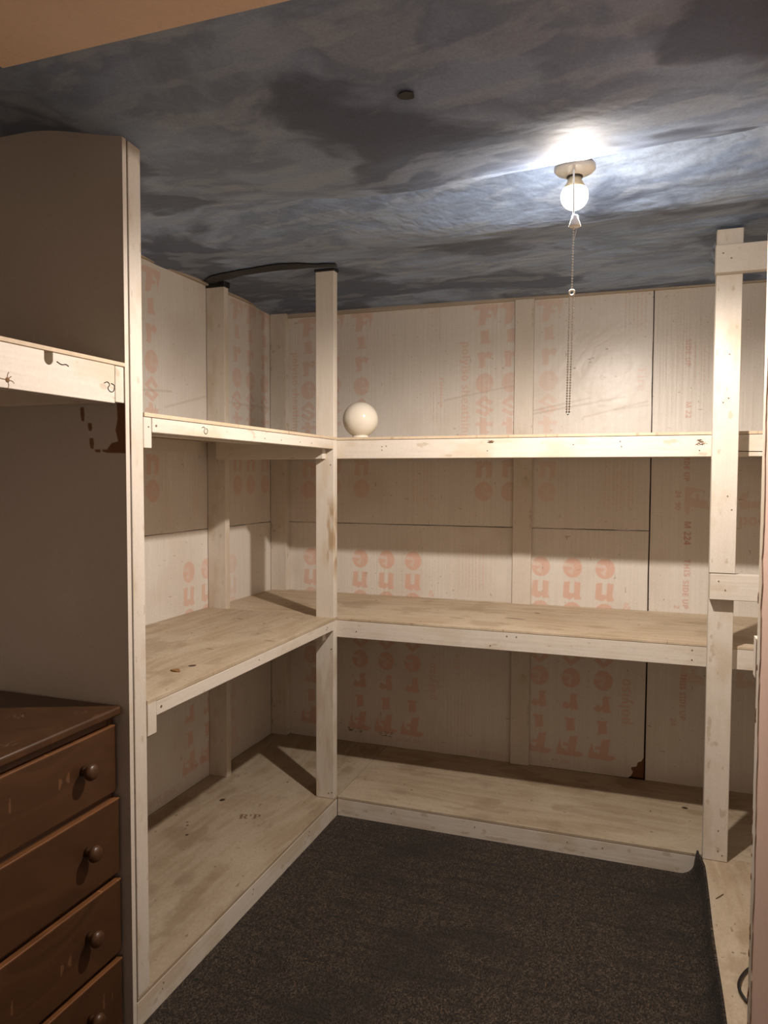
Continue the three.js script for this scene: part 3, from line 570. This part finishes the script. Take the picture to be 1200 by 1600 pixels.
// ---------------------------------------------------------------- globe on the top shelf
{
  const o = thing('globe_shade', 'white glass globe lamp shade standing on the top back shelf', 'globe');
  const glass = new THREE.MeshPhysicalMaterial({ color: 0xd9d1c2, roughness: .14, clearcoat: .6, clearcoatRoughness: .08 });
  const r = .0815, pts = []; for (let k = 0; k <= 40; k++) { const a = -Math.PI / 2 + .5 + k / 40 * (Math.PI - .5); pts.push(new THREE.Vector2(Math.max(.0001, r * Math.cos(a)), r * Math.sin(a))); }
  const cy = 1.743 + .016 + r * Math.cos(.5), g = part('glass_globe', new THREE.LatheGeometry(pts, 56), glass, o); g.position.set(.752, cy, .565);
  const n = part('fitter_neck', new THREE.LatheGeometry([[.0375, .017], [.036, .013], [.0385, .006], [.042, .003], [.042, 0], [.037, 0], [.033, .008]].map(([a, b]) => new THREE.Vector2(a, b)), 48), glass, o); n.position.set(.752, 1.7435, .565);
}

// ---------------------------------------------------------------- chest of drawers
{
  const o = thing('dresser', 'worn dark brown wooden dresser with round knobs against the partition', 'dresser');
  const wood = (s, dark) => canvasTexture(paint(512, 512, (x, y) => {
    const u = x / 512, v = y / 512, w = fbm(u * 3, v * 4, 3, 4, 3, s) * .6, g = fbm(u * 4, (v + w) * 36, 4, 36, 3, s + 1), b = fbm(u * 4, v * 5, 4, 5, 4, s + 3), sc = noise(u * 60, v * 9, 60, 9, s + 5);
    let k = mix([84, 56, 34], [64, 41, 25], g); k = mix(k, [98, 66, 39], .45 * sm(.5, .75, b)); if (sc > .965) k = mix(k, [160, 118, 84], .35); return [k[0] * dark, k[1] * dark, k[2] * dark];
  }));
  const wm = std({ map: wood(141, 1), roughness: .38 }), wt = std({ map: (() => { const t = wood(161, .95), c = t.image, g = c.getContext('2d'); g.strokeStyle = 'rgb(176,158,138)'; const U = (x) => (x - .226) / .442 * 512, V = (z) => (z - 2.124) / .856 * 512; for (const [x, z, n] of [[.42, 2.35, 22], [.47, 2.29, 12], [.6, 2.2, 8], [.62, 2.45, 10]]) for (let k = 0; k < n; k++) { g.globalAlpha = .1 + .22 * rnd(); g.lineWidth = 1 + 3 * rnd(); g.beginPath(); const a = U(x) + 50 * (rnd() - .5), b = V(z) + 22 * (rnd() - .5); g.moveTo(a, b); g.lineTo(a + 30 * (rnd() - .3), b + 14 * rnd()); g.stroke(); } return t; })(), roughness: .32 }), edge = std({ map: wood(181, 1.55), roughness: .4 });
  const zA = 2.124, zB = 2.98;
  part('carcass', mergeGeometries([box(.232, .62, .0, .915, zA + .004, zA + .024), box(.232, .62, .0, .915, zB - .024, zB - .004), box(.232, .25, .02, .915, zA + .024, zB - .024), box(.25, .6, .895, .915, zA + .024, zB - .024), box(.25, .6, .012, .03, zA + .024, zB - .024)]), wm, o);
  part('face_frame', mergeGeometries([box(.62, .64, .0, .915, zA + .004, zA + .022), box(.62, .64, .0, .915, zB - .022, zB - .004), ...[.024, .2435, .469, .694, .901].map((y) => box(.62, .638, y - .012, y + .012, zA + .022, zB - .022))]), wm, o);
  part('dresser_top', planar(box(.226, .668, .9155, .941, zA, zB, .008), (x) => (x - .226) / .442, (x, y, z) => 1 - (z - zA) / (zB - zA)), wt, o);
  for (const [y0, y1, x1] of [[.702, .888, .652], [.478, .686, .66], [.254, .46, .662], [.036, .236, .663]]) {
    const d = part('drawer', box(.6, x1, y0, y1, zA + .006, zB - .006, .006), wm, o);
    part('top_lip', box(x1 - .016, x1 + .0008, y1 - .004, y1 + .0012, zA + .006, zB - .006, .0015), edge, d, 'rubbed pale upper edge');
    for (const z of [2.258, 2.845]) {
      const k = part('knob', new THREE.LatheGeometry([[.0001, .04], [.01, .0395], [.018, .036], [.0215, .029], [.0205, .023], [.0135, .016], [.0105, .008], [.012, 0], [.0001, 0]].map(([a, b]) => new THREE.Vector2(a, b)), 28), wm, d);
      k.rotation.z = -Math.PI / 2; k.position.set(x1, (y0 + y1) / 2 + .012, z);
    }
  }
}

// ---------------------------------------------------------------- carpet
{
  // one pile sheet: flat on the floor, its right border climbing the platform edge and standing up near the post
  const pos = [], uv = [], idx = [], nz = 120, Z0 = FZ + .0005, Z1 = 4.29, prof = 46;
  const X0 = FX + 0.001;
  for (let j = 0; j <= nz; j++) {
    const z = Z0 + (Z1 - Z0) * Math.pow(j / nz, 1.35), lip = .104 + .014 * Math.exp(-Math.pow((z - .7) / .12, 2)) + .004 * Math.sin(z * 7) , xe = RX - .008 + .002 * Math.sin(z * 9) - 0.016 * sm(.8, .69, z);
    const hallEnd = sm(2.02, 2.06, z);
    for (let i = 0; i <= prof; i++) {
      let x, y; const flat = 30;
      if (i <= flat) { const t = i / flat; x = X0 + (xe - .06 - X0) * t; y = .012 + .002 * (fbm(x * 5, z * 5, 4096, 4096, 2, 201) - .5); }
      else { const t = (i - flat) / (prof - flat); const b = Math.min(1, t / .62), ang = b * Math.PI / 2; x = xe - .06 + .054 * Math.sin(ang) ; y = .012 + (1 - Math.cos(ang)) * .05 * (1 - hallEnd); if (t > .62) { const q = (t - .62) / .38; y += q * (lip - .062) * (1 - hallEnd); x += .008 * q; } }
      if (j === 0) y = Math.max(y, .002);
      pos.push(x, y, z); uv.push(x + (y - .012), z);
    }
  }
  const row = prof + 1; for (let j = 0; j < nz; j++) for (let i = 0; i < prof; i++) { const a = j * row + i; idx.push(a, a + row, a + 1, a + 1, a + row, a + row + 1); }
  const n0 = pos.length / 3;                                 // underside, 8 mm lower, closed along the rim
  for (let k = 0; k < n0; k++) { const i = k % row; const t = Math.max(0, (i - 30) / 16); pos.push(pos[3 * k] + .007 * sm(.2, .7, t), pos[3 * k + 1] - .008 * (1 - sm(.4, .9, t)), pos[3 * k + 2]); uv.push(uv[2 * k], uv[2 * k + 1]); }
  for (let j = 0; j < nz; j++) for (let i = 0; i < prof; i++) { const a = n0 + j * row + i; idx.push(a, a + 1, a + row, a + 1, a + row + 1, a + row); }
  for (let j = 0; j < nz; j++) { const a = j * row + prof, b = a + n0; idx.push(a, a + row, b, b, a + row, b + row); const c = j * row, d = c + n0; idx.push(c, d, c + row, d, d + row, c + row); }
  for (const j of [0, nz]) for (let i = 0; i < prof; i++) { const a = j * row + i, b = a + n0; idx.push(a, a + 1, b, b, a + 1, b + 1); }
  const g = new THREE.BufferGeometry(); g.setAttribute('position', new THREE.Float32BufferAttribute(pos, 3)); g.setAttribute('uv', new THREE.Float32BufferAttribute(uv, 2)); g.setIndex(idx); g.computeVertexNormals();
  const c = paint(1024, 1024, (x, y) => {
    const u = x / 1024, v = y / 1024, a = noise(u * 260, v * 170, 260, 170, 211), b = noise(u * 500, v * 330, 500, 330, 212), d = fbm(u * 4, v * 4, 4, 4, 4, 213), r = noise(u * 8, v * 60, 8, 60, 214);
    let k = mix([27, 22, 18], [80, 68, 57], sm(.2, .85, .45 * a + .55 * b)); k = mix(k, [118, 102, 86], .75 * sm(.8, .95, b) * sm(.4, .6, a)); k = mix(k, [33, 28, 24], .45 * sm(.5, .75, d)); k = mix(k, [28, 24, 20], .4 * sm(.6, .85, r)); return k;
  });
  { const g2 = c.getContext('2d'); g2.strokeStyle = 'rgb(140,128,114)'; for (let k = 0; k < 45; k++) { g2.globalAlpha = .3 + .4 * rnd(); g2.lineWidth = 1 + rnd(); g2.beginPath(); const x = 1024 * rnd(), y = 1024 * rnd(); g2.moveTo(x, y); g2.lineTo(x + 8 * rnd() - 4, y + 6 * rnd() - 3); g2.stroke(); } }
  const b = paint(1024, 1024, (x, y) => { const u = x / 1024, v = y / 1024, k = 255 * (.5 * noise(u * 260, v * 170, 260, 170, 211) + .3 * noise(u * 500, v * 330, 500, 330, 212) + .2 * noise(u * 8, v * 60, 8, 60, 214)); return [k, k, k]; });
  const t1 = canvasTexture(c), t2 = canvasTexture(b, false);
  const m = std({ map: t1, bumpMap: t2, bumpScale: .006, roughness: 1, side: THREE.DoubleSide });
  const o = part('carpet', g, m, scene); o.userData = { label: 'dark charcoal carpet covering the floor, edge curled up at right', category: 'carpet' };
}
// ---------------------------------------------------------------- small things
{
  const o = part('cable', new THREE.TubeGeometry(new THREE.CatmullRomCurve3([[2.335, .106, 1.36], [2.315, .106, 1.385], [2.29, .109, 1.44], [2.281, .112, 1.49], [2.288, .11, 1.52], [2.302, .106, 1.54], [2.34, .105, 1.56], [2.4, .105, 1.55]].map((p) => new THREE.Vector3(...p))), 60, .0045, 8), std({ color: 0x1a1715, roughness: .5 }), scene);
  o.userData = { label: 'loop of black cable lying on the right platform', category: 'cable' };
  const s = new THREE.Shape(); [[-.016, -.006], [-.004, -.012], [.012, -.014], [.018, -.004], [.008, .006], [.0, .014], [-.01, .006]].forEach(([a, b], k) => (k ? s.lineTo(a, b) : s.moveTo(a, b))); s.closePath();
  const g = new THREE.ExtrudeGeometry(s, { depth: .002, bevelEnabled: true, bevelSize: .001, bevelThickness: .001, bevelSegments: 1 }); g.rotateX(-Math.PI / 2); g.translate(.568, .9332, 1.737);
  const w = part('wood_chip', g, std({ color: 0x8a6238, roughness: .8 }), scene); w.userData = { label: 'small brown wood chip lying on the short middle left shelf', category: 'wood chip' };
  const t = part('twig', new THREE.TubeGeometry(new THREE.CatmullRomCurve3([[2.258, .102, 1.0], [2.27, .104, .985], [2.285, .102, .96]].map((p) => new THREE.Vector3(...p))), 10, .0014, 5), std({ color: 0x5b4630, roughness: .9 }), scene); t.userData = { label: 'thin dark twig on the right platform near the post foot', category: 'twig' };
}
shade(scene);
renderer.render(scene, camera);
